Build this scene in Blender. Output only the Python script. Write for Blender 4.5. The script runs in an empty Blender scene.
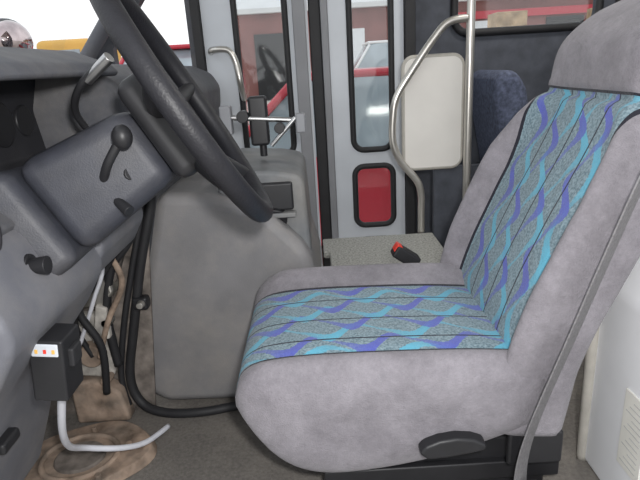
import bpy, math, bmesh
from mathutils import Vector, Matrix
scene=bpy.context.scene
scene.view_settings.view_transform='Standard'
scene.view_settings.exposure=0.0
H=0.85
# ------------------------------------------------------------ materials
def newmat(name):
    m=bpy.data.materials.new(name); m.use_nodes=True
    return m, m.node_tree, m.node_tree.nodes['Principled BSDF']
def mat(name,col,rough=.6,metal=0.,noise=.12,scale=30.,bump=.0,bscale=None,spec=.4,detail=4,dust=0.):
    m,nt,b=newmat(name)
    b.inputs['Roughness'].default_value=rough
    b.inputs['Metallic'].default_value=metal
    b.inputs['Specular IOR Level'].default_value=spec
    tc=nt.nodes.new('ShaderNodeTexCoord')
    n=nt.nodes.new('ShaderNodeTexNoise'); n.inputs['Scale'].default_value=scale; n.inputs['Detail'].default_value=detail
    nt.links.new(tc.outputs['Object'],n.inputs['Vector'])
    r=nt.nodes.new('ShaderNodeValToRGB')
    lo=[max(0,c*(1-noise)) for c in col]; hi=[min(1,c*(1+noise)) for c in col]
    r.color_ramp.elements[0].color=(*lo,1); r.color_ramp.elements[1].color=(*hi,1)
    r.color_ramp.elements[0].position=.3; r.color_ramp.elements[1].position=.7
    nt.links.new(n.outputs['Fac'],r.inputs['Fac'])
    out=r.outputs['Color']
    if dust>0:
        n3=nt.nodes.new('ShaderNodeTexNoise'); n3.inputs['Scale'].default_value=5; n3.inputs['Detail'].default_value=10; n3.inputs['Roughness'].default_value=.7
        nt.links.new(tc.outputs['Object'],n3.inputs['Vector'])
        r3=nt.nodes.new('ShaderNodeValToRGB'); r3.color_ramp.elements[0].position=.45; r3.color_ramp.elements[1].position=.75
        r3.color_ramp.elements[0].color=(0,0,0,1); r3.color_ramp.elements[1].color=(dust,dust,dust,1)
        nt.links.new(n3.outputs['Fac'],r3.inputs['Fac'])
        mx=nt.nodes.new('ShaderNodeMix'); mx.data_type='RGBA'
        nt.links.new(r3.outputs['Color'],mx.inputs[0]); nt.links.new(out,mx.inputs[6]); mx.inputs[7].default_value=(.34,.31,.27,1)
        out=mx.outputs[2]
    nt.links.new(out,b.inputs['Base Color'])
    if bump>0:
        n2=nt.nodes.new('ShaderNodeTexNoise'); n2.inputs['Scale'].default_value=bscale or scale*4
        nt.links.new(tc.outputs['Object'],n2.inputs['Vector'])
        bp=nt.nodes.new('ShaderNodeBump'); bp.inputs['Strength'].default_value=bump; bp.inputs['Distance'].default_value=.002
        nt.links.new(n2.outputs['Fac'],bp.inputs['Height']); nt.links.new(bp.outputs['Normal'],b.inputs['Normal'])
    return m
def glassmat(name,tint=(.95,.97,.97),refl=.06):
    m=bpy.data.materials.new(name); m.use_nodes=True; nt=m.node_tree; nt.nodes.clear()
    o=nt.nodes.new('ShaderNodeOutputMaterial'); mx=nt.nodes.new('ShaderNodeMixShader')
    t=nt.nodes.new('ShaderNodeBsdfTransparent'); g=nt.nodes.new('ShaderNodeBsdfGlossy')
    t.inputs['Color'].default_value=(*tint,1); g.inputs['Roughness'].default_value=.05
    mx.inputs[0].default_value=refl
    nt.links.new(t.outputs[0],mx.inputs[1]); nt.links.new(g.outputs[0],mx.inputs[2]); nt.links.new(mx.outputs[0],o.inputs[0])
    return m
M={}
M['dash']=mat('dash_plastic',(.075,.078,.090),.6,bump=.2,bscale=400,dust=.3)
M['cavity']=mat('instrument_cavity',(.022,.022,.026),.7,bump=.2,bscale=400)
M['dashlow']=mat('dash_lower_plastic',(.125,.128,.145),.6,scale=8,bump=.2,bscale=400,dust=.3)
M['shroud']=mat('column_plastic',(.036,.038,.048),.5,bump=.2,bscale=400,dust=.12)
M['black']=mat('black_plastic',(.016,.016,.018),.45)
M['rubber']=mat('black_rubber',(.018,.018,.02),.6)
M['wheelrim']=mat('wheel_leather',(.012,.012,.015),.5,scale=60,bump=.3,bscale=300,spec=.35)
M['dog']=mat('engine_cover_plastic',(.180,.177,.182),.6,scale=7,noise=.14,bump=.2,bscale=350,dust=.4)
M['console']=mat('console_plastic',(.13,.135,.14),.55,scale=12,noise=.2,dust=.4)
M['chrome']=mat('chrome',(.5,.5,.5),.32,1.,noise=.03)
M['rail']=mat('rail_steel',(.58,.56,.52),.3,.85,noise=.05)
M['frame']=mat('door_frame_paint',(.53,.56,.60),.45,noise=.06,scale=5)
M['framed']=mat('door_frame_grey',(.22,.225,.24),.5,noise=.08,scale=5)
M['white']=mat('white_paint',(.76,.77,.79),.4,noise=.05,scale=6)
M['panel']=mat('panel_laminate',(.72,.70,.66),.5,noise=.04,scale=8)
M['beige']=mat('beige_trim',(.42,.40,.36),.6,noise=.1)
M['carpet']=mat('floor_carpet',(.150,.138,.125),.95,scale=120,noise=.22,bump=.8,bscale=300,dust=.4)
M['rust']=mat('rusty_metal',(.25,.185,.14),.85,scale=22,noise=.6,bump=.6,bscale=60,dust=.5)
M['insul']=mat('insulation',(.15,.13,.115),.9,scale=22,noise=.7,bump=.6,bscale=60)
M['foil']=mat('foil_insulation',(.38,.36,.33),.6,scale=30,noise=.5,bump=.8,bscale=50)
M['navy']=mat('dark_wall_vinyl',(.066,.072,.088),.8,scale=20,noise=.2)
M['navyseat']=mat('navy_cloth',(.075,.088,.135),.9,scale=80,noise=.4)
M['wallg']=mat('wall_grey',(.42,.43,.45),.7,noise=.06)
M['ceil']=mat('ceiling_liner',(.62,.62,.60),.8,noise=.04)
M['tread']=mat('tread_plate',(.30,.30,.28),.6,scale=150,noise=.45,bump=.6,bscale=200)
GREY0,GREY1=(.165,.157,.176),(.265,.252,.278)
def greynodes(nt):
    tc=nt.nodes.new('ShaderNodeTexCoord')
    def nz(sc,det,ro):
        n=nt.nodes.new('ShaderNodeTexNoise'); n.inputs['Scale'].default_value=sc; n.inputs['Detail'].default_value=det; n.inputs['Roughness'].default_value=ro
        nt.links.new(tc.outputs['Object'],n.inputs['Vector']); return n.outputs['Fac']
    r=nt.nodes.new('ShaderNodeValToRGB'); r.color_ramp.elements[0].color=(*GREY0,1); r.color_ramp.elements[1].color=(*GREY1,1)
    r.color_ramp.elements[0].position=.33; r.color_ramp.elements[1].position=.67
    nt.links.new(nz(60,14,.95),r.inputs['Fac'])
    r2=nt.nodes.new('ShaderNodeValToRGB'); r2.color_ramp.elements[0].color=(.76,.75,.74,1); r2.color_ramp.elements[1].color=(1.16,1.15,1.13,1)
    r2.color_ramp.elements[0].position=.38; r2.color_ramp.elements[1].position=.64
    nt.links.new(nz(6,9,.75),r2.inputs['Fac'])
    mx=nt.nodes.new('ShaderNodeMix'); mx.data_type='RGBA'; mx.blend_type='MULTIPLY'; mx.inputs[0].default_value=1
    nt.links.new(r.outputs['Color'],mx.inputs[6]); nt.links.new(r2.outputs['Color'],mx.inputs[7])
    return mx.outputs[2]
def velbump(nt,b):
    tc=nt.nodes.new('ShaderNodeTexCoord')
    n2=nt.nodes.new('ShaderNodeTexNoise'); n2.inputs['Scale'].default_value=380; n2.inputs['Detail'].default_value=3
    nt.links.new(tc.outputs['Object'],n2.inputs['Vector'])
    n3=nt.nodes.new('ShaderNodeTexNoise'); n3.inputs['Scale'].default_value=9; n3.inputs['Detail'].default_value=2; n3.inputs['Distortion'].default_value=.8
    nt.links.new(tc.outputs['Object'],n3.inputs['Vector'])
    b1=nt.nodes.new('ShaderNodeBump'); b1.inputs['Strength'].default_value=.5; b1.inputs['Distance'].default_value=.02
    nt.links.new(n3.outputs['Fac'],b1.inputs['Height'])
    bp=nt.nodes.new('ShaderNodeBump'); bp.inputs['Strength'].default_value=.9; bp.inputs['Distance'].default_value=.002
    nt.links.new(n2.outputs['Fac'],bp.inputs['Height']); nt.links.new(b1.outputs['Normal'],bp.inputs['Normal']); nt.links.new(bp.outputs['Normal'],b.inputs['Normal'])
def velour():
    m,nt,b=newmat('grey_velour'); b.inputs['Roughness'].default_value=.95; b.inputs['Specular IOR Level'].default_value=.15
    b.inputs['Sheen Weight'].default_value=.15
    nt.links.new(greynodes(nt),b.inputs['Base Color']); velbump(nt,b)
    return m
M['velour']=velour()
M['belt']=mat('belt_webbing',(.15,.145,.15),.7,scale=200,noise=.25)
M['cable']=mat('white_cable',(.62,.63,.68),.4,noise=.04)
M['red']=mat('red_paint',(.50,.04,.06),.25,noise=.04)
M['redbtn']=mat('red_button',(.7,.05,.03),.4,noise=.04)
M['silver']=mat('silver_paint',(.55,.58,.62),.3,noise=.04)
M['carwhite']=mat('white_car_paint',(.8,.8,.8),.3,noise=.03)
M['carglass']=mat('car_window_glass',(.30,.35,.38),.08,noise=.35,scale=1.2,spec=.8)
M['yellow']=mat('yellow_paint',(.72,.42,.10),.5,noise=.08,scale=2)
M['tyre']=mat('tyre_rubber',(.04,.04,.04),.8)
M['ground']=mat('ground_gravel',(.60,.57,.52),.95,scale=1.5,noise=.15)
M['barn']=mat('barn_siding',(.24,.10,.09),.8,scale=1,noise=.2)
M['roofm']=mat('barn_roof',(.66,.66,.66),.6,scale=1,noise=.05)
M['wood']=mat('wood_crates',(.40,.28,.17),.8,scale=3,noise=.4)
M['label']=mat('paper_label',(.70,.69,.64),.6,scale=20,noise=.05)
M['ink']=mat('label_ink',(.40,.40,.40),.6,scale=20,noise=.05)
M['mirror']=mat('mirror_glass',(.5,.42,.42),.06,1.,noise=.3,scale=14)
M['glass']=glassmat('window_glass')
# --- patterned upholstery driven by UV in metres (u across, v along)
def patmat(name,pw,v0,v1,vo=0.):
    m,nt,b=newmat(name)
    b.inputs['Roughness'].default_value=.95; b.inputs['Specular IOR Level'].default_value=.15
    L=nt.links
    uv=nt.nodes.new('ShaderNodeUVMap'); uv.uv_map='UVMap'
    sx=nt.nodes.new('ShaderNodeSeparateXYZ'); L.new(uv.outputs[0],sx.inputs[0])
    def mm(op,*a):
        n=nt.nodes.new('ShaderNodeMath'); n.operation=op
        for i,x in enumerate(a):
            if isinstance(x,(int,float)): n.inputs[i].default_value=x
            else: L.new(x,n.inputs[i])
        return n.outputs[0]
    u,v=sx.outputs[0],sx.outputs[1]
    tc=nt.nodes.new('ShaderNodeTexCoord')
    def noise(sc,det=4,ro=.5):
        n=nt.nodes.new('ShaderNodeTexNoise'); n.inputs['Scale'].default_value=sc; n.inputs['Detail'].default_value=det; n.inputs['Roughness'].default_value=ro
        L.new(tc.outputs['Object'],n.inputs['Vector']); return n.outputs['Fac']
    def ramp(fac,c0,c1,p0=.35,p1=.65):
        r=nt.nodes.new('ShaderNodeValToRGB'); r.color_ramp.elements[0].color=(*c0,1); r.color_ramp.elements[1].color=(*c1,1)
        r.color_ramp.elements[0].position=p0; r.color_ramp.elements[1].position=p1
        L.new(fac,r.inputs['Fac']); return r.outputs['Color']
    def mix(fac,a,c):
        n=nt.nodes.new('ShaderNodeMix'); n.data_type='RGBA'
        L.new(fac,n.inputs[0])
        for i,x in ((6,a),(7,c)):
            if isinstance(x,tuple): n.inputs[i].default_value=(*x,1)
            else: L.new(x,n.inputs[i])
        return n.outputs[2]
    base=ramp(noise(230,3),(.10,.155,.185),(.225,.30,.335))
    jit=mm('MULTIPLY',mm('SUBTRACT',noise(300,2),.5),.008)
    un=mm('ADD',u,jit)
    col=base
    PUR=(.085,.10,.40); CY=(.10,.36,.49)
    rib=[(-.140,.170,.014,0.0,CY),(-.112,.145,.020,0.0,PUR),(-.070,.155,.022,3.3,CY),(-.030,.150,.024,1.2,PUR),
         (.010,.140,.022,4.6,CY),(.045,.150,.024,2.6,PUR),(.085,.150,.022,5.9,CY),(.122,.145,.020,.6,PUR)]
    for c,lam,A,ph,cc in rib:
        arg=mm('ADD',mm('MULTIPLY',v,2*math.pi/lam),ph+vo)
        off=mm('MULTIPLY',mm('ADD',mm('SINE',arg),mm('MULTIPLY',mm('SINE',mm('MULTIPLY',arg,2.0)),.25)),A*.95)
        d=mm('ABSOLUTE',mm('SUBTRACT',mm('SUBTRACT',un,c),off))
        w=mm('ADD',mm('MULTIPLY',mm('COSINE',mm('ADD',arg,.6)),.0050),.0082)
        fac=mm('LESS_THAN',d,w)
        tr=mm('ADD',mm('MULTIPLY',mm('SINE',mm('ADD',arg,1.9)),.20),.72)
        col=mix(mm('MULTIPLY',fac,tr),col,cc)
    for c in (-.098,-.02,.07):
        fac=mm('LESS_THAN',mm('ABSOLUTE',mm('SUBTRACT',u,c)),.0019)
        col=mix(fac,col,(.015,.018,.03))
    grey=greynodes(nt)
    au=mm('ABSOLUTE',u)
    inside=mm('MULTIPLY',mm('LESS_THAN',au,pw),mm('MULTIPLY',mm('GREATER_THAN',v,v0),mm('LESS_THAN',v,v1)))
    col=mix(inside,grey,col)
    bd=mm('LESS_THAN',mm('ABSOLUTE',mm('SUBTRACT',au,pw)),.0026)
    bd=mm('MULTIPLY',bd,mm('MULTIPLY',mm('GREATER_THAN',v,v0),mm('LESS_THAN',v,v1)))
    e2=mm('MULTIPLY',mm('LESS_THAN',mm('ABSOLUTE',mm('SUBTRACT',v,v1)),.002),mm('LESS_THAN',au,pw))
    col=mix(mm('MAXIMUM',bd,e2),col,(.02,.02,.028))
    L.new(col,b.inputs['Base Color'])
    b.inputs['Sheen Weight'].default_value=.15
    velbump(nt,b)
    return m
# ------------------------------------------------------------ geometry helpers
def group(name):
    e=bpy.data.objects.new(name,None); scene.collection.objects.link(e); return e
def link(o,parent=None):
    scene.collection.objects.link(o)
    if parent: o.parent=parent
    return o
def mesh(name,verts,faces,m,parent=None,smooth=False,bevel=0,seg=3,angle=35):
    me=bpy.data.meshes.new(name); me.from_pydata([tuple(v) for v in verts],[],faces); me.update()
    bm=bmesh.new(); bm.from_mesh(me); bmesh.ops.recalc_face_normals(bm,faces=bm.faces[:]); bm.to_mesh(me); bm.free()
    me.materials.append(m)
    o=bpy.data.objects.new(name,me); link(o,parent)
    if smooth:
        for p in me.polygons: p.use_smooth=True
    if bevel:
        b=o.modifiers.new('bevel','BEVEL'); b.width=bevel; b.segments=seg; b.limit_method='ANGLE'; b.angle_limit=math.radians(angle)
        for p in me.polygons: p.use_smooth=True
        o.modifiers.new('wn','WEIGHTED_NORMAL')
    return o
def box(name,x0,x1,y0,y1,z0,z1,m,parent=None,bevel=0):
    v=[(x,y,z) for z in (z0,z1) for y in (y0,y1) for x in (x0,x1)]
    f=[(0,2,3,1),(4,5,7,6),(0,1,5,4),(2,6,7,3),(0,4,6,2),(1,3,7,5)]
    return mesh(name,v,f,m,parent,bevel=bevel)
def extr(name,prof,y0,y1,m,parent=None,bevel=0,seg=3):
    n=len(prof); v=[(x,y0,z) for x,z in prof]+[(x,y1,z) for x,z in prof]
    f=[tuple(range(n)),tuple(range(2*n-1,n-1,-1))]+[(i,(i+1)%n,n+(i+1)%n,n+i) for i in range(n)]
    return mesh(name,v,f,m,parent,bevel=bevel,seg=seg,angle=20)
def frm(d):
    d=Vector(d).normalized(); up=Vector((0,0,1)) if abs(d.z)<.9 else Vector((1,0,0))
    x=up.cross(d).normalized(); y=d.cross(x); return x,y,d
def cyl(name,p0,p1,r0,r1,m,parent=None,n=24,bevel=0):
    p0,p1=Vector(p0),Vector(p1); x,y,d=frm(p1-p0)
    v=[p0+(x*math.cos(a)+y*math.sin(a))*r0 for a in [2*math.pi*i/n for i in range(n)]]
    v+=[p1+(x*math.cos(a)+y*math.sin(a))*r1 for a in [2*math.pi*i/n for i in range(n)]]
    f=[tuple(range(n)),tuple(range(2*n-1,n-1,-1))]+[(i,(i+1)%n,n+(i+1)%n,n+i) for i in range(n)]
    return mesh(name,v,f,m,parent,bevel=bevel or min(r0,r1)*.12+1e-4,seg=2)
def bez(pts,n=8,closed=False):
    P=[Vector(p) for p in pts]; out=[]; N=len(P)
    rng=range(N) if closed else range(N-1)
    for i in rng:
        if closed: a,b,c,d=P[(i-1)%N],P[i],P[(i+1)%N],P[(i+2)%N]
        else: a,b,c,d=P[max(i-1,0)],P[i],P[i+1],P[min(i+2,N-1)]
        for k in range(n):
            t=k/n
            out.append(.5*((2*b)+(c-a)*t+(2*a-5*b+4*c-d)*t*t+(3*b-a-3*c+d)*t**3))
    if not closed: out.append(P[-1])
    return out
def tube(name,pts,r,m,parent=None,n=12,smooth=8,closed=False):
    Q=bez(pts,smooth,closed) if smooth else [Vector(p) for p in pts]
    N=len(Q); v=[];f=[]
    px=None
    for i,q in enumerate(Q):
        if closed: d=(Q[(i+1)%N]-Q[i-1])
        else: d=(Q[min(i+1,N-1)]-Q[max(i-1,0)])
        d.normalize()
        if px is None: px,_,_=frm(d)
        px=(px-d*px.dot(d)).normalized(); py=d.cross(px)
        rr=r(i/(N-1)) if callable(r) else r
        for k in range(n):
            a=2*math.pi*k/n; v.append(q+px*math.cos(a)*rr+py*math.sin(a)*rr)
    for i in range(N if closed else N-1):
        for k in range(n):
            j=(i+1)%N
            f.append((i*n+k,i*n+(k+1)%n,j*n+(k+1)%n,j*n+k))
    if not closed: f+= [tuple(range(n)),tuple(range(N*n-1,(N-1)*n-1,-1))]
    return mesh(name,v,f,m,parent,smooth=True)
def ribbon(name,pts,w,th,m,parent=None,wd=(0,1,0),smooth=8):
    Q=bez(pts,smooth); v=[];f=[];wd=Vector(wd)
    for i,q in enumerate(Q):
        d=(Q[min(i+1,len(Q)-1)]-Q[max(i-1,0)]).normalized(); ww=(wd-d*wd.dot(d)).normalized(); nn=d.cross(ww)
        for a,b in ((-1,-1),(1,-1),(1,1),(-1,1)): v.append(q+ww*a*w/2+nn*b*th/2)
    for i in range(len(Q)-1):
        for k in range(4): f.append((i*4+k,i*4+(k+1)%4,i*4+4+(k+1)%4,i*4+4+k))
    f+=[(0,1,2,3),tuple(len(v)-1-k for k in range(4))]
    return mesh(name,v,f,m,parent)
def rrect(x0,x1,z0,z1,r,n=6):
    o=[]
    for cx,cz,a0 in ((x1-r,z1-r,0),(x0+r,z1-r,90),(x0+r,z0+r,180),(x1-r,z0+r,270)):
        for k in range(n+1):
            a=math.radians(a0+90*k/n); o.append((cx+r*math.cos(a),cz+r*math.sin(a)))
    return o
def plate(name,outer,holes,y,th,m,parent=None):
    cu=bpy.data.curves.new(name,'CURVE'); cu.dimensions='2D'; cu.fill_mode='BOTH'; cu.extrude=th/2
    for lp in [outer]+holes:
        s=cu.splines.new('POLY'); s.points.add(len(lp)-1)
        for i,(a,b) in enumerate(lp): s.points[i].co=(a,b,0,1)
        s.use_cyclic_u=True
    tmp=bpy.data.objects.new('tmp',cu); scene.collection.objects.link(tmp)
    dg=bpy.context.evaluated_depsgraph_get(); me=bpy.data.meshes.new_from_object(tmp.evaluated_get(dg))
    bpy.data.objects.remove(tmp)
    me.transform(Matrix.Translation((0,y,0))@Matrix.Rotation(math.pi/2,4,'X'))
    me.materials.clear(); me.materials.append(m)
    o=bpy.data.objects.new(name,me); link(o,parent); return o
def gasket(name,lp,y,r,m,parent):
    return tube(name,[(a,y,b) for a,b in lp],r,m,parent,n=8,smooth=0,closed=True)
def sphere(name,c,r,m,parent=None,sc=(1,1,1)):
    me=bpy.data.meshes.new(name); bm=bmesh.new(); bmesh.ops.create_uvsphere(bm,u_segments=24,v_segments=14,radius=r)
    bmesh.ops.scale(bm,vec=sc,verts=bm.verts); bmesh.ops.translate(bm,vec=c,verts=bm.verts)
    bm.to_mesh(me); bm.free(); me.materials.append(m)
    for p in me.polygons:p.use_smooth=True
    o=bpy.data.objects.new(name,me); return link(o,parent)
def interp(tab,x):
    if x<=tab[0][0]: return tab[0][1]
    for (a,b),(c,d) in zip(tab,tab[1:]):
        if x<=c:
            t=(x-a)/(c-a); return b+(d-b)*t
    return tab[-1][1]
def sinterp(tab,x):
    if x<=tab[0][0]: return tab[0][1]
    if x>=tab[-1][0]: return tab[-1][1]
    for i in range(len(tab)-1):
        a,b=tab[i];c,d=tab[i+1]
        if x<=c:
            m0=(d-tab[i-1][1])/(c-tab[i-1][0]) if i>0 else (d-b)/(c-a)
            m1=(tab[i+2][1]-b)/(tab[i+2][0]-a) if i+2<len(tab) else (d-b)/(c-a)
            h=c-a;t=(x-a)/h
            return (2*t**3-3*t*t+1)*b+(t**3-2*t*t+t)*h*m0+(-2*t**3+3*t*t)*d+(t**3-t*t)*h*m1
def sgnpow(c,p): return math.copysign(abs(c)**p,c)
# ------------------------------------------------------------ driver seat
seat=group('driver_seat')
YC=1.012
def loftuv(name,rings,uvs,m,parent):
    n=len(rings[0]); v=[p for r in rings for p in r]; f=[];fu=[];mi=[]
    for i in range(len(rings)-1):
        for k in range(n):
            k2=(k+1)%n
            q=(uvs[i][k],uvs[i][k2],uvs[i+1][k2],uvs[i+1][k])
            f.append((i*n+k,i*n+k2,(i+1)*n+k2,(i+1)*n+k))
            mi.append(1 if any(a is None for a in q) else 0)
            fu.append(tuple(a or (1,1) for a in q))
    f.append(tuple(range(n))); fu.append(tuple((1,1) for _ in range(n))); mi.append(1)
    f.append(tuple(range(len(v)-1,len(v)-n-1,-1))); fu.append(tuple((1,1) for _ in range(n))); mi.append(1)
    me=bpy.data.meshes.new(name); me.from_pydata([tuple(p) for p in v],[],f); me.update()
    ul=me.uv_layers.new(name='UVMap')
    me.materials.append(m); me.materials.append(M['velour'])
    for p,q,mm_ in zip(me.polygons,fu,mi):
        p.use_smooth=True; p.material_index=mm_
        for li,uvv in zip(p.loop_indices,q): ul.data[li].uv=uvv
    bm=bmesh.new(); bm.from_mesh(me); bmesh.ops.recalc_face_normals(bm,faces=bm.faces[:]); bm.to_mesh(me); bm.free()
    o=bpy.data.objects.new(name,me); return link(o,parent)
top=[(0,.30),(.012,.335),(.035,.356),(.07,.366),(.15,.371),(.28,.369),(.40,.364),(.48,.357),(.55,.35)]
bot=[(0,.26),(.012,.235),(.035,.192),(.07,.145),(.11,.115),(.165,.100),(.25,.104),(.34,.120),(.42,.145),(.48,.17),(.55,.20)]
hwt=[(0,.185),(.012,.203),(.035,.216),(.07,.224),(.15,.2265),(.55,.2265)]
rings=[];uvs=[];n=140
xs=[0,.003,.007,.012,.02,.03,.042,.056,.07]+[.07+(.54-.07)*i/34 for i in range(1,35)]
for s in xs:
    zt=sinterp(top,s);zb=sinterp(bot,s);hw=sinterp(hwt,s);ring=[];uu=[]
    zm=(zt+zb)/2;hh=(zt-zb)/2
    for k in range(n):
        a=2*math.pi*k/n
        y=hw*sgnpow(math.cos(a),.38); z=zm+hh*sgnpow(math.sin(a),.38)
        if z>zm:
            tt=(z-zm)/hh
            g=min(1,.35+s/.12)
            z+=tt*g*.036*math.exp(-((y-.185)/.052)**2)
            z+=tt*g*.010*math.exp(-((y+.198)/.025)**2)
            z-=tt*.005*(math.exp(-(y+.172)**2/.00005)+math.exp(-(y-.108)**2/.00008))*min(1,s/.06)
        else:
            tt=(zm-z)/hh
            y*=1-.10*tt**2
        ring.append(Vector((-.170+s,YC+y,z)))
        uu.append((y+.032,s) if (z>zm and abs(y)<hw*.99) else None)
    rings.append(ring);uvs.append(uu)
loftuv('seat_cushion',rings,uvs,patmat('cushion_fabric',.140,-.1,.70,1.0),seat)
sp=[(.20,.305),(.28,.312),(.34,.320),(.40,.336),(.46,.357),(.52,.383),(.58,.410),(.64,.440),(.70,.468),(.77,.497),(.83,.515),(.88,.535),(.92,.570),(.945,.615)]
hwb=[(.20,.215),(.28,.223),(.60,.227),(.66,.217),(.70,.203),(.74,.186),(.78,.170),(.84,.165),(.88,.158),(.92,.135),(.945,.08)]
thk=[(.20,.13),(.6,.13),(.74,.115),(.84,.11),(.90,.10),(.93,.07),(.945,.02)]
rings=[];uvs=[];arc=0;prev=None
NS=100
for i in range(NS+1):
    q=i/NS; z=.20+.745*(1-(1-q)**1.25)
    x=sinterp(sp,z);e=.004;d=Vector((sinterp(sp,min(z+e,.945))-sinterp(sp,max(z-e,.2)),0,min(z+e,.945)-max(z-e,.2))).normalized()
    nn=Vector((-d.z,0,d.x)); F=Vector((x,YC,z))
    if prev: arc+=(F-prev).length
    prev=F
    hw=sinterp(hwb,z);th=sinterp(thk,z);ring=[];uu=[]
    C=F-nn*th/2
    bs=interp([(.2,.7),(.35,.9),(.45,1),(.64,1),(.72,.7),(.80,.12),(.97,0)],z)
    for k in range(n):
        a=2*math.pi*k/n
        y=hw*sgnpow(math.cos(a),.42); b=th/2*sgnpow(math.sin(a),.42)
        front=b>0
        if b>0:
            tt=b/(th/2)
            b+=tt*bs*(.068*math.exp(-((y-.208*hw/.227)/.040)**2)+.040*math.exp(-((y+.218*hw/.227)/.030)**2))
            b-=tt*bs*.006*(math.exp(-(y-.150)**2/.0001)+math.exp(-(y+.172)**2/.0001))
            if z>.74: b-=tt*.014*math.exp(-((z-.775)/.010)**2)
            if z>.78: b+=tt*.014*math.exp(-((z-.85)/.05)**2)
        ring.append(C+Vector((0,y,0))+nn*b)
        uu.append((y+.010,arc) if (front and abs(y)<hw*.985) else None)
    rings.append(ring);uvs.append(uu)
loftuv('seat_backrest',rings,uvs,patmat('backrest_fabric',.163,.0,.620),seat)
ys=YC-.2265
box('seat_pedestal',-.02,.42,.86,1.2,.0,.15,M['black'],seat,bevel=.01)
box('slide_rail_near',-.02,.44,.845,.875,.06,.10,M['black'],seat,bevel=.004)
lev=[(.150,.198),(.160,.212),(.185,.222),(.215,.226),(.245,.222),(.268,.210),(.268,.198),(.24,.192),(.20,.186),(.165,.184)]
extr('recline_lever',lev,ys-.022,ys+.01,M['black'],seat,bevel=.006)
box('recliner_bracket',.32,.42,ys+.014,ys+.03,.13,.20,M['black'],seat,bevel=.006)
# ------------------------------------------------------------ seat belt
sb=group('seat_belt')
ribbon('webbing',[(.60,.740,1.05),(.52,.745,.80),(.475,.750,.68),(.437,.755,.555),(.395,.76,.41),(.35,.768,.25),(.335,.775,.15),(.34,.78,.06)],.044,.0025,M['belt'],sb,wd=(1,.9,0))
box('anchor_plate',.305,.365,.765,.775,.05,.12,M['panel'],sb,bevel=.004)
box('anchor_bolt_cover',.37,.43,.77,.80,.0,.09,M['black'],sb,bevel=.01)
bk=group('belt_buckle')
ribbon('stalk',[(.29,1.275,.0),(.265,1.275,.25),(.24,1.275,.375)],.03,.006,M['black'],bk)
mtx=Matrix.Translation((.215,1.275,.380))@Matrix.Rotation(math.radians(35),4,'Y')
o=box('buckle_body',-.035,.035,-.022,.022,-.016,.016,M['black'],bk,bevel=.005); o.matrix_world=mtx
o=box('release_button',-.037,-.022,-.016,.016,-.003,.0175,M['redbtn'],bk,bevel=.002); o.matrix_world=mtx
# ------------------------------------------------------------ steering wheel
sw=group('steering_wheel')
Cw=Vector((-.200,.90,.805)); nw=Vector((.87,.13,.49)).normalized(); tw=Vector((-.47,0,.87)); tw=(tw-nw*tw.dot(nw)).normalized(); bw=nw.cross(tw)
R=.213
rim=[Cw+(tw*math.cos(a)+bw*math.sin(a))*R for a in [2*math.pi*i/64 for i in range(64)]]
tube('rim',rim,.0175,M['wheelrim'],sw,n=16,smooth=0,closed=True)
hubc=Cw-nw*.035
for i,a in enumerate((80,280,140,220)):
    a=math.radians(a); dirv=tw*math.cos(a)+bw*math.sin(a)
    tube('spoke_%d'%(i+1),[hubc+dirv*.04,hubc+dirv*.12+nw*.008,Cw+dirv*(R-.006)],lambda t:.019-.006*t,M['black'],sw,n=10)
mw=Matrix((( tw.x,bw.x,nw.x,hubc.x),(tw.y,bw.y,nw.y,hubc.y),(tw.z,bw.z,nw.z,hubc.z),(0,0,0,1)))
o=box('airbag_hub',-.095,.075,-.085,.085,-.04,.024,M['black'],sw,bevel=.02); o.matrix_world=mw
# ------------------------------------------------------------ steering column
sc_=group('steering_column')
def obox(name,c,L0,L1,w0,h0,w1,h1,m,par,bev=.015):
    vs=[]
    for s,w,h in ((L0,w0,h0),(L1,w1,h1)):
        p=c-nw*s
        for a,b in ((-1,-1),(1,-1),(1,1),(-1,1)): vs.append(p+tw*a*h+bw*b*w)
    f=[(0,1,2,3),(7,6,5,4)]+[(i,(i+1)%4,4+(i+1)%4,4+i) for i in range(4)]
    return mesh(name,vs,f,m,par,bevel=bev)
obox('column_shroud',Cw-tw*.02,.075,.27,.055,.065,.08,.085,M['shroud'],sc_,.03)
obox('column_base',Cw-tw*.02,.265,.34,.10,.085,.12,.09,M['shroud'],sc_,.02)
tube('shift_lever',[(-.33,.82,.70),(-.31,.80,.73),(-.285,.80,.765)],.007,M['black'],sc_)
sphere('shift_knob',(-.282,.80,.768),.015,M['black'],sc_,(1,1,1.25))
tube('turn_signal_stalk',[(-.37,.93,.75),(-.385,.90,.80),(-.36,.87,.84),(-.315,.86,.875)],.006,M['black'],sc_)
cyl('stalk_tip',(-.345,.868,.85),(-.30,.855,.882),.008,.009,M['chrome'],sc_)
cyl('tilt_lever',(-.33,.83,.68),(-.29,.80,.655),.007,.009,M['black'],sc_)
cyl('ignition_lock',(-.31,.85,.70),(-.285,.825,.71),.014,.012,M['black'],sc_)
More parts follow.
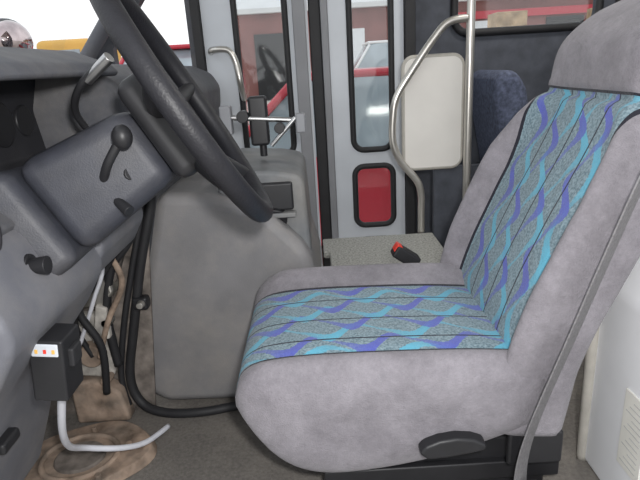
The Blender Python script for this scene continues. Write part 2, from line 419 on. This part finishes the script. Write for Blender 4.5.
# ------------------------------------------------------------ dashboard
db=group('dashboard')
prof=[(-1.0,.84),(-.75,.89),(-.55,.912),(-.45,.905),(-.385,.878),(-.37,.862),(-.38,.855),(-.44,.870),(-.53,.865),(-.55,.80),(-.54,.72),(-.47,.69),(-.44,.66),(-.46,.62),(-.50,.6),(-1.0,.6)]
hood=extr('cluster_hood',prof,.62,1.10,M['dash'],db,bevel=.006)
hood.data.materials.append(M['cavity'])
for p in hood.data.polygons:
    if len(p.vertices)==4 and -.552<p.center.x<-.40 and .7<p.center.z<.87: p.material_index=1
prof2=[(-1.0,.84),(-.75,.885),(-.55,.89),(-.45,.88),(-.385,.85),(-.355,.80),(-.36,.74),(-.38,.64),(-.46,.6),(-1.0,.6)]
extr('dash_far_section',prof2,1.09,2.2,M['dash'],db,bevel=.015)
prof3=[(-.60,.66),(-.46,.66),(-.435,.645),(-.415,.60),(-.395,.56),(-.395,.525),(-.43,.47),(-.47,.42),(-.52,.33),(-.56,.22),(-.60,.12),(-.75,.10),(-.75,.6)]
extr('knee_panel',prof3,.60,.92,M['dashlow'],db,bevel=.018,seg=4)
extr('knee_panel_far',[(-.62,.66),(-.42,.66),(-.395,.62),(-.385,.56),(-.42,.50),(-.50,.47),(-.62,.46)],.90,1.16,M['dashlow'],db,bevel=.015)
for i,(yy,zz,rr) in enumerate(((.86,.785,.042),(.96,.785,.042),(1.04,.785,.03))):
    cyl('gauge_%d'%(i+1),(-.555,yy,zz),(-.542,yy,zz),rr,rr,M['black'],db)
tube('vent_ring',[(-.438,.668+.035*math.cos(a),.665+.035*math.sin(a)) for a in [2*math.pi*k/24 for k in range(24)]],.005,M['cavity'],db,n=8,smooth=0,closed=True)
cyl('vent_core',(-.47,.668,.665),(-.440,.668,.665),.033,.033,M['cavity'],db)
cyl('light_switch_shaft',(-.46,.73,.60),(-.415,.73,.60),.006,.006,M['chrome'],db)
cyl('light_switch_knob',(-.42,.73,.60),(-.395,.73,.60),.011,.014,M['black'],db)
cyl('dimmer_bezel',(-.445,.73,.60),(-.418,.73,.60),.020,.018,M['black'],db)
box('hood_release_lever',-.555,-.505,.69,.74,.305,.325,M['black'],db,bevel=.006)
box('release_bracket',-.575,-.54,.68,.76,.29,.345,M['black'],db,bevel=.006)
bc=group('brake_controller')
mb=Matrix.Translation((-.405,.713,.452))@Matrix.Rotation(math.radians(6),4,'Y')
o=box('controller_body',-.026,.024,-.03,.03,-.05,.05,M['black'],bc,bevel=.004); o.matrix_world=mb
o=box('controller_display',-.020,.018,-.0325,-.029,.026,.046,M['silver'],bc,bevel=.002); o.matrix_world=mb
for i in range(3):
    o=box('led_%d'%i,-.014+.012*i,-.010+.012*i,-.0335,-.032,.032,.038,M['redbtn'] if i%2 else M['yellow'],bc); o.matrix_world=mb
o=box('controller_dial',.022,.032,-.015,.015,.0,.03,M['rubber'],bc,bevel=.003); o.matrix_world=mb
tube('white_cable',[(-.41,.72,.400),(-.43,.74,.36),(-.475,.80,.26),(-.515,.88,.17),(-.525,.95,.11),(-.475,1.0,.065),(-.44,1.06,.03),(-.41,1.14,.012)],.0065,M['cable'])
# ------------------------------------------------------------ engine cover
ec=group('engine_cover')
dp=[(-.385,.585),(-.43,.42),(-.475,.25),(-.505,.11),(-.49,.04),(-.44,.004),(-.30,.0),(.0,.0),(.0,.30),(-.03,.42),(-.12,.52),(-.20,.555),(-.30,.58)]
extr('cover_shell',dp,1.245,1.72,M['dog'],ec,bevel=.03,seg=5)
tube('rubber_seal',[(-.385,1.228,.62),(-.395,1.228,.56),(-.44,1.228,.42),(-.485,1.228,.25),(-.518,1.228,.11),(-.50,1.22,.035),(-.44,1.20,.012),(-.34,1.19,.012),(-.22,1.21,.014),(-.05,1.228,.014)],.012,M['rubber'],ec)
tube('rubber_seal_inner',[(-.41,1.225,.60),(-.42,1.225,.54),(-.465,1.225,.40),(-.51,1.225,.25),(-.54,1.225,.11),(-.53,1.215,.03)],.008,M['rubber'],ec)
box('cover_latch',-.475,-.435,1.21,1.245,.30,.335,M['black'],ec,bevel=.008)
cyl('latch_bolt',(-.45,1.21,.32),(-.45,1.195,.32),.010,.008,M['rail'],ec)
cp=[(-.255,.44),(-.245,.60),(-.235,.622),(-.10,.612),(-.045,.60),(-.03,.58),(-.02,.30),(-.2,.30)]
extr('console_body',cp,1.30,1.70,M['console'],ec,bevel=.012)
box('console_recess',-.16,-.06,1.285,1.31,.515,.585,M['black'],ec,bevel=.006)
cyl('cup_holder',(-.11,1.31,.50),(-.11,1.285,.49),.03,.032,M['black'],ec)
box('recess_lip',-.165,-.055,1.27,1.30,.50,.512,M['console'],ec,bevel=.003)
cl=group('phone_mount')
cyl('mount_post',(-.14,1.48,.624),(-.14,1.48,.73),.010,.010,M['black'],cl)
box('mount_body',-.170,-.120,1.455,1.495,.655,.785,M['black'],cl,bevel=.008)
cyl('cross_bar',(-.235,1.46,.735),(-.02,1.46,.715),.007,.007,M['chrome'],cl)
box('left_jaw',-.245,-.215,1.44,1.48,.69,.765,M['framed'],cl,bevel=.004)
box('right_jaw',-.045,-.02,1.44,1.48,.685,.735,M['framed'],cl,bevel=.004)
cyl('diagonal_arm',(-.115,1.45,.655),(-.045,1.45,.725),.006,.006,M['chrome'],cl)
cyl('knob',(-.09,1.44,.70),(-.09,1.475,.70),.014,.014,M['black'],cl)
cyl('joint_disc',(-.185,1.44,.735),(-.185,1.475,.735),.016,.016,M['black'],cl)
# ------------------------------------------------------------ footwell
fw=group('wall_firewall')
extr('inner_bulkhead',[(-1.0,0),(-.47,0),(-.40,.60),(-1.0,.60)],1.234,1.242,M['insul'],fw)
box('toe_board',-1.02,-.97,.62,1.24,0,.62,M['insul'],fw)
extr('insulation_pad',[(-.58,.36),(-.50,.38),(-.45,.50),(-.48,.59),(-.60,.58)],1.20,1.235,M['insul'],fw,bevel=.012)
extr('bracket_plate',[(-.70,.14),(-.55,.12),(-.53,.20),(-.54,.30),(-.68,.31)],1.20,1.235,M['foil'],fw,bevel=.012)
extr('engine_block_edge',[(-.60,.33),(-.53,.33),(-.50,.365),(-.505,.40),(-.60,.40)],1.18,1.235,M['rail'],fw,bevel=.008)
extr('steel_bracket',[(-.57,.24),(-.525,.25),(-.52,.33),(-.545,.34)],1.17,1.19,M['foil'],fw,bevel=.004)
extr('rusty_flange',[(-.66,.0),(-.52,.0),(-.535,.09),(-.60,.13),(-.66,.12)],1.185,1.234,M['rust'],fw,bevel=.01)
cyl('round_cap',(-.585,1.20,.20),(-.585,1.175,.20),.035,.03,M['rust'],fw)
for i,(a,b) in enumerate(((-.56,.46),(-.53,.29),(-.56,.13),(-.62,.25),(-.50,.53))):
    cyl('bolt_%d'%i,(a,1.205,b),(a,1.17,b),.014,.012,M['rail'] if i%2 else M['rust'],fw,n=8)
tube('hose_1',[(-.40,1.20,.60),(-.44,1.19,.50),(-.50,1.19,.42),(-.53,1.19,.30),(-.53,1.20,.16)],.011,M['rubber'],fw)
tube('hose_2',[(-.44,1.16,.57),(-.48,1.16,.46),(-.53,1.16,.40),(-.60,1.17,.30),(-.58,1.18,.20)],.007,M['rubber'],fw)
tube('hose_3',[(-.52,1.14,.55),(-.50,1.15,.45),(-.54,1.16,.36),(-.60,1.17,.24)],.005,M['cable'],fw)
tube('hose_4',[(-.50,1.16,.50),(-.47,1.17,.40),(-.52,1.17,.30),(-.56,1.17,.20)],.007,M['rust'],fw)
tube('hose_5',[(-.58,1.15,.48),(-.54,1.14,.42),(-.57,1.14,.34),(-.54,1.15,.24),(-.56,1.17,.10)],.009,M['rubber'],fw)
pan=group('floor_pan')
irr=[(-.58+.15*math.cos(a)*(1+.10*math.sin(3*a+1)),1.04+.13*math.sin(a)*(1+.12*math.sin(2*a))) for a in [2*math.pi*k/40 for k in range(40)]]
def slab(name,pts,z0,z1,m,par,k=.93):
    cx=sum(p[0] for p in pts)/len(pts); cy=sum(p[1] for p in pts)/len(pts); N=len(pts)
    v=[(x,y,z0) for x,y in pts]+[(cx+(x-cx)*k,cy+(y-cy)*k,z1) for x,y in pts]
    f=[tuple(range(N)),tuple(range(2*N-1,N-1,-1))]+[(i,(i+1)%N,N+(i+1)%N,N+i) for i in range(N)]
    return mesh(name,v,f,m,par,bevel=.003)
slab('pan_plate',irr,0,.022,M['rust'],pan)
tube('pan_ring',[(-.585+.085*math.cos(a),1.03+.075*math.sin(a),.024) for a in [2*math.pi*k/32 for k in range(32)]],.007,M['rust'],pan,n=8,smooth=0,closed=True)
slab('pan_hole_cover',[(-.585+.06*math.cos(a),1.03+.055*math.sin(a)) for a in [2*math.pi*k/28 for k in range(28)]],.018,.028,M['insul'],pan)
for i,a in enumerate((.3,1.6,2.9,4.4,5.4)):
    cyl('pan_bolt_%d'%i,(-.585+.11*math.cos(a),1.03+.095*math.sin(a),.018),(-.585+.11*math.cos(a),1.03+.095*math.sin(a),.034),.008,.007,M['rust'],pan,n=8)
pd=group('brake_pedal')
box('pedal_pad',-.66,-.60,.78,.86,.07,.09,M['black'],pd,bevel=.006)
cyl('pedal_arm',(-.63,.83,.085),(-.80,.83,.10),.008,.008,M['black'],pd)
# ------------------------------------------------------------ bus shell
fl=group('floor')
box('cab_floor',-1.05,4.0,.66,1.84,-.06,0,M['carpet'],fl)
box('stepwell_floor',-.45,.42,1.84,2.34,-.42,-.36,M['tread'],fl)
box('floor_aisle_deck',.42,4.0,1.84,2.36,-.06,0,M['carpet'],fl); box('floor_front_deck',-1.05,-.45,1.84,2.36,-.06,0,M['carpet'],fl)
rs=group('riser_platform')
box('riser_top',.01,.42,1.74,1.89,.215,.24,M['tread'],rs,bevel=.006)
box('riser_top_inner',.03,.42,1.32,1.75,.215,.24,M['tread'],rs,bevel=.006)
box('riser_body',.04,.41,1.33,1.83,0,.216,M['framed'],rs)
box('ceiling',-.75,4.0,.66,2.4,1.75,1.80,M['ceil'])
win=[rrect(.60,1.19,.945,1.5,.06),rrect(1.27,1.95,.945,1.5,.06),rrect(2.03,2.8,.945,1.5,.06)]
plate('wall_right',[(.43,-.4),(4.0,-.4),(4.0,1.78),(.43,1.78)],win,2.36,.05,M['navy'])
for i,w in enumerate(win):
    g=group('window_%d'%(i+1)); gasket('window_gasket',w,2.33,.016,M['rubber'],g)
    plate('pane',w,[],2.36,.006,M['glass'],g)
plate('wall_front_side',[(-1.05,-.4),(-.455,-.4),(-.455,1.5),(-.90,.94),(-1.05,.80)],[[(-.80,.70),(-.485,.70),(-.485,1.36),(-.80,.965)]],2.36,.05,M['dash'])
pil=group('windshield_pillar')
tube('pillar_cover',[(-1.0,2.28,.80),(-.92,2.28,.90),(-.70,2.28,1.17),(-.44,2.28,1.48),(-.2,2.28,1.75)],.03,M['dashlow'],pil)
box('wall_header',-.6,.45,2.33,2.39,1.70,1.78,M['framed'])
nw_=group('wall_driver_side')
pp=[(.56,-.35),(4.0,-.35),(4.0,1.78),(1.05,1.78),(.80,1.1),(.60,.56),(.545,.42),(.545,-.06)]
plate('body_skin',pp,[rrect(1.25,2.1,.9,1.5,.06),rrect(2.2,3.1,.9,1.5,.06)],.70,.03,M['white'],nw_)
bp=group('door_pillar')
extr('pillar_jamb',[(.545,-.0),(.545,.42),(.60,.56),(.80,1.10),(1.05,1.75),(1.3,1.75),(1.0,1.0),(.80,.5),(.75,-.0)],.722,.98,M['white'],bp,bevel=.012)
tube('pillar_trim',[(.545,.955,.0),(.542,.955,.2),(.542,.955,.42),(.60,.955,.56),(.80,.955,1.10)],.012,M['beige'],bp)
box('pillar_label',.542,.5448,.765,.832,.10,.26,M['label'],bp)
for i in range(12): box('label_line_%d'%i,.5415,.5422,.775,.824-.010*(i%3),.112+.012*i,.1135+.012*i,M['ink'],bp)
box('wall_rear',4.0,4.05,.66,2.4,-.4,1.78,M['wallg'])
# ------------------------------------------------------------ entrance door
dr=group('door_1')
def leaf(nm,x0,x1,g0,g1,mt):
    holes=[rrect(g0,g1,.50,1.60,.045),rrect(g0,g1,.165,.43,.04),rrect(g0,g1,-.30,.10,.04)]
    plate(nm+'_frame',[(x0,-.38),(x1,-.38),(x1,1.68),(x0,1.68)],holes,2.30,.035,mt,dr)
    for i,h in enumerate(holes):
        gasket(nm+'_gasket_%d'%i,h,2.285,.013,M['rubber'],dr)
        plate(nm+'_pane_%d'%i,h,[],2.30,.005,M['glass'],dr)
leaf('left_leaf',-.415,.005,-.285,-.085,M['frame'])
leaf('right_leaf',.085,.385,.168,.335,M['frame'])
box('meeting_rubber',.008,.055,2.285,2.325,-.38,1.68,M['rubber'],dr,bevel=.006)
box('right_leaf_channel',.055,.084,2.275,2.325,-.38,1.68,M['framed'],dr,bevel=.004)
box('left_leaf_channel',-.055,-.005,2.262,2.283,-.36,1.66,M['framed'],dr,bevel=.004)
box('hinge_post_left',-.452,-.418,2.26,2.32,-.38,1.70,M['rubber'],dr,bevel=.004)
box('hinge_post_right',.388,.43,2.26,2.34,-.38,1.70,M['rubber'],dr,bevel=.004)
tube('door_grab_handle',[(-.39,2.27,.93),(-.37,2.21,.935),(-.31,2.20,.93),(-.285,2.20,.88),(-.275,2.20,.80),(-.275,2.27,.74)],.012,M['rail'],dr)
gr=group('grab_rail')
tube('bent_tube',[(.535,1.9,.975),(.47,1.9,.965),(.42,1.9,.915),(.35,1.9,.82),(.295,1.9,.735),(.28,1.9,.66),(.28,1.9,.575),(.31,1.9,.505),(.365,1.9,.435),(.38,1.9,.38),(.38,1.9,.32),(.38,1.9,0.24)],.013,M['rail'],gr)
sp_=group('stanchion_pole')
cyl('pole_tube',(.545,1.9,0),(.545,1.9,1.75),.014,.014,M['rail'],sp_)
cyl('floor_flange',(.545,1.9,0),(.545,1.9,.015),.035,.03,M['rail'],sp_)
mp=group('modesty_panel')
plate('panel_board',rrect(.325,.53,.475,.86,.035),[],1.935,.016,M['panel'],mp)
gasket('panel_edge',rrect(.325,.53,.475,.86,.035),1.935,.009,M['beige'],mp)
box('wall_stepwell',.44,.62,1.95,1.98,.0,.47,M['navy'])
def pseat(x,y,s=1):
    g=group('passenger_seat')
    f=lambda pr,nm,m,b=.03: extr(nm,[(x+s*a,c) for a,c in pr],y,y+.36,m,g,bevel=b)
    f([(0,.40),(.42,.38),(.43,.27),(.02,.28)],'cushion',M['navyseat'])
    f([(.38,.34),(.50,.34),(.58,.74),(.56,.80),(.50,.80),(.46,.74)],'back',M['navyseat'])
    f([(.08,.0),(.13,.0),(.13,.29),(.08,.29)],'leg_front',M['black'],.004); f([(.34,.0),(.39,.0),(.39,.29),(.34,.29)],'leg_rear',M['black'],.004)
pseat(1.22,1.92,-1); pseat(1.45,1.92); pseat(2.2,1.92)
# ------------------------------------------------------------ exterior
GZ=-.85
gd=group('ground')
box('ground_far',-60,80,2.45,90,GZ-.1,GZ,M['ground'],gd)
box('ground_near',-60,80,-40,2.45,GZ-.1,GZ,M['ground'],gd)
def car(name,x,y,L,Hh,W,paint,dirn=-1,kind='sedan',belt=.62,bt=-.15):
    g=group(name)
    z=GZ
    def X(t): return x+(t if dirn>0 else -t)*L/2
    hb=Hh*belt
    if kind=='sedan':
        body=[(1,.30),(.99,.5*hb/.62),(.9,.80*hb),(.42,hb*.97),(-.6,hb),(-.95,hb*.93),(-1,.4),(-.97,.25),(.97,.22)]
        cab=[(.45,hb*.96),(.16,Hh*.97),(-.05,Hh),(-.45,Hh*.98),(-.72,hb*.98)]
    else:
        body=[(1,.35),(.99,.75*hb),(.85,hb*.95),(.66,hb),(-.98,hb),(-1,.35)]
        cab=[(.72,hb*.98),(.5,Hh*.97),(.3,Hh),(-.9,Hh),(-.98,hb*.98)]
    extr('body',[(X(a),z+c) for a,c in body],y,y+W,paint,g,bevel=.09,seg=4)
    n=len(cab); vs=[]
    for yy in (y,y+W):
        for a,c in cab:
            t=(c-hb)/(Hh-hb); dy=.05+.17*max(t,0); vs.append((X(a),yy+(dy if yy==y else -dy),z+c))
    f=[tuple(range(n)),tuple(range(2*n-1,n-1,-1))]+[(i,(i+1)%n,n+(i+1)%n,n+i) for i in range(n)]
    mesh('greenhouse',vs,f,M['carglass'],g,bevel=.04)
    rt=[(a,c) for a,c in cab if c>Hh*.9]; ax=[a for a,c in rt]
    box('roof',min(X(min(ax)),X(max(ax)))-.05,max(X(min(ax)),X(max(ax)))+.05,y+.2,y+W-.2,z+Hh-.05,z+Hh+.02,paint,g,bevel=.03)
    for k,(p,q) in enumerate(((cab[0],rt[0]),(cab[-1],rt[-1]),((bt,hb),(bt,Hh*.97)))):
        for yy,s in ((y,1),(y+W,-1)):
            tube('pillar_%d'%k,[(X(p[0]),yy+s*.045,z+p[1]),(X(q[0]),yy+s*.20,z+q[1])],.035,paint,g,n=8,smooth=0)
    for k,t in enumerate((.62,-.6)):
        for yy in (y-.01,y+W-.20):
            cyl('tyre_%d'%k,(X(t),yy,z+.31),(X(t),yy+.21,z+.31),.31,.31,M['tyre'],g,n=32,bevel=.03)
            cyl('wheel_hub_%d'%k,(X(t),yy-.01,z+.31),(X(t),yy+.22,z+.31),.18,.18,M['silver'],g,n=24)
    return g
car('car',.22,4.3,4.5,1.64,1.75,M['red'],bt=-.36)
g2=car('car',0,-1.0,4.8,2.15,2.0,M['red'],kind='van',belt=.80,dirn=1)
# parked at right angles to the bus, nose towards it
g2.matrix_world=Matrix.Translation((-2.25,10.4,0))@Matrix.Rotation(math.radians(-84),4,'Z')
car('van',2.9,15,5.0,2.25,2.0,M['carwhite'],kind='van')
tr=group('truck')
box('truck_bed',-8.6,-6.75,14,16.2,GZ+.9,GZ+2.3,M['yellow'],tr,bevel=.05)
box('truck_cab',-6.7,-5.3,14,16.2,GZ+.6,GZ+2.7,M['yellow'],tr,bevel=.15)
box('truck_window',-6.4,-5.6,13.97,14.05,GZ+1.9,GZ+2.45,M['carglass'],tr,bevel=.02)
for i,a in enumerate((-8.1,-6.0)): cyl('truck_tyre_%d'%i,(a,13.9,GZ+.5),(a,14.3,GZ+.5),.5,.5,M['tyre'],tr)
ba=group('barn')
BH=4.7
box('barn_wall',-4,22,32,42,GZ,GZ+BH,M['barn'],ba)
extr('barn_roof_panel',[(-4.5,GZ+BH-.05),(22.5,GZ+BH-.05),(22.5,GZ+BH+.2),(-4.5,GZ+BH+.2)],31.5,37,M['roofm'],ba)
mesh('barn_roof_slope',[(-4.5,31.5,GZ+BH+.2),(22.5,31.5,GZ+BH+.2),(22.5,37,GZ+7),(-4.5,37,GZ+7)],[(0,1,2,3)],M['roofm'],ba)
for i in range(6): box('barn_door_%d'%i,-3+4.1*i,-.9+4.1*i,31.9,32.1,GZ,GZ+3.6,M['white'] if i%2 else M['black'],ba)
box('barn_sign_band',6.5,20,31.8,32.05,GZ+3.7,GZ+4.1,M['red'],ba)
cr=group('crate_stack')
for i in range(9):
    box('crate_%d'%i,4.9+1.1*i,5.85+1.1*i,18,19,GZ,GZ+2.1+.45*((i*2)%3),M['wood'] if i%3 else M['panel'],cr,bevel=.02)
sm=group('side_mirror')
sphere('mirror_housing',(-1.36,2.62,1.04),.16,M['black'],sm,(.5,.9,.62))
sphere('mirror_face',(-1.33,2.59,1.04),.14,M['mirror'],sm,(.5,.9,.62))
cyl('mirror_arm',(-1.36,2.62,1.02),(-1.10,2.42,.80),.012,.012,M['black'],sm)
wsh=group('window_4')
mesh('windshield_pane',[(-1.04,.7,.86),(-1.04,2.3,.86),(-.62,2.3,1.74),(-.62,.7,1.74)],[(0,1,2,3)],M['glass'],wsh)
# ------------------------------------------------------------ light
w=bpy.data.worlds.new('overcast'); scene.world=w; w.use_nodes=True; nt=w.node_tree
bg=nt.nodes['Background']; tc=nt.nodes.new('ShaderNodeTexCoord'); sx=nt.nodes.new('ShaderNodeSeparateXYZ'); rp=nt.nodes.new('ShaderNodeValToRGB')
nt.links.new(tc.outputs['Generated'],sx.inputs[0]); nt.links.new(sx.outputs[2],rp.inputs['Fac']); nt.links.new(rp.outputs[0],bg.inputs[0])
rp.color_ramp.elements[0].color=(.97,.98,1,1); rp.color_ramp.elements[1].color=(.90,.94,1,1)
bg.inputs[1].default_value=1.25
def area(name,loc,target,size,power,col=(1,1,1)):
    l=bpy.data.lights.new(name,'AREA'); l.size=size; l.energy=power; l.color=col
    o=bpy.data.objects.new(name,l); scene.collection.objects.link(o); o.location=loc
    o.rotation_euler=(Vector(target)-Vector(loc)).to_track_quat('-Z','Y').to_euler(); return o
area('camera_flash',(.06,-.02,.93),(.05,1.5,.5),.05,12,(1,.985,.97))
area('cabin_fill',(.9,1.7,1.73),(.9,1.7,0),.3,8,(1,.96,.9))  # unseen fill lamp added under the ceiling to brighten the cabin, no real fixture
# ------------------------------------------------------------ camera
cam=bpy.data.cameras.new('camera'); cam.lens=29.98; cam.sensor_width=36; cam.clip_start=.02; cam.clip_end=300
co_=bpy.data.objects.new('camera',cam); scene.collection.objects.link(co_); scene.camera=co_
th=math.radians(18); ro=math.radians(3.5)
Fv=Vector((0,math.cos(th),-math.sin(th))); U0=Vector((0,math.sin(th),math.cos(th))); R0=Vector((1,0,0))
Rr=R0*math.cos(ro)-U0*math.sin(ro)
Ur=R0*math.sin(ro)+U0*math.cos(ro)
co_.matrix_world=Matrix(((Rr.x,Ur.x,-Fv.x,0),(Rr.y,Ur.y,-Fv.y,0),(Rr.z,Ur.z,-Fv.z,H),(0,0,0,1)))
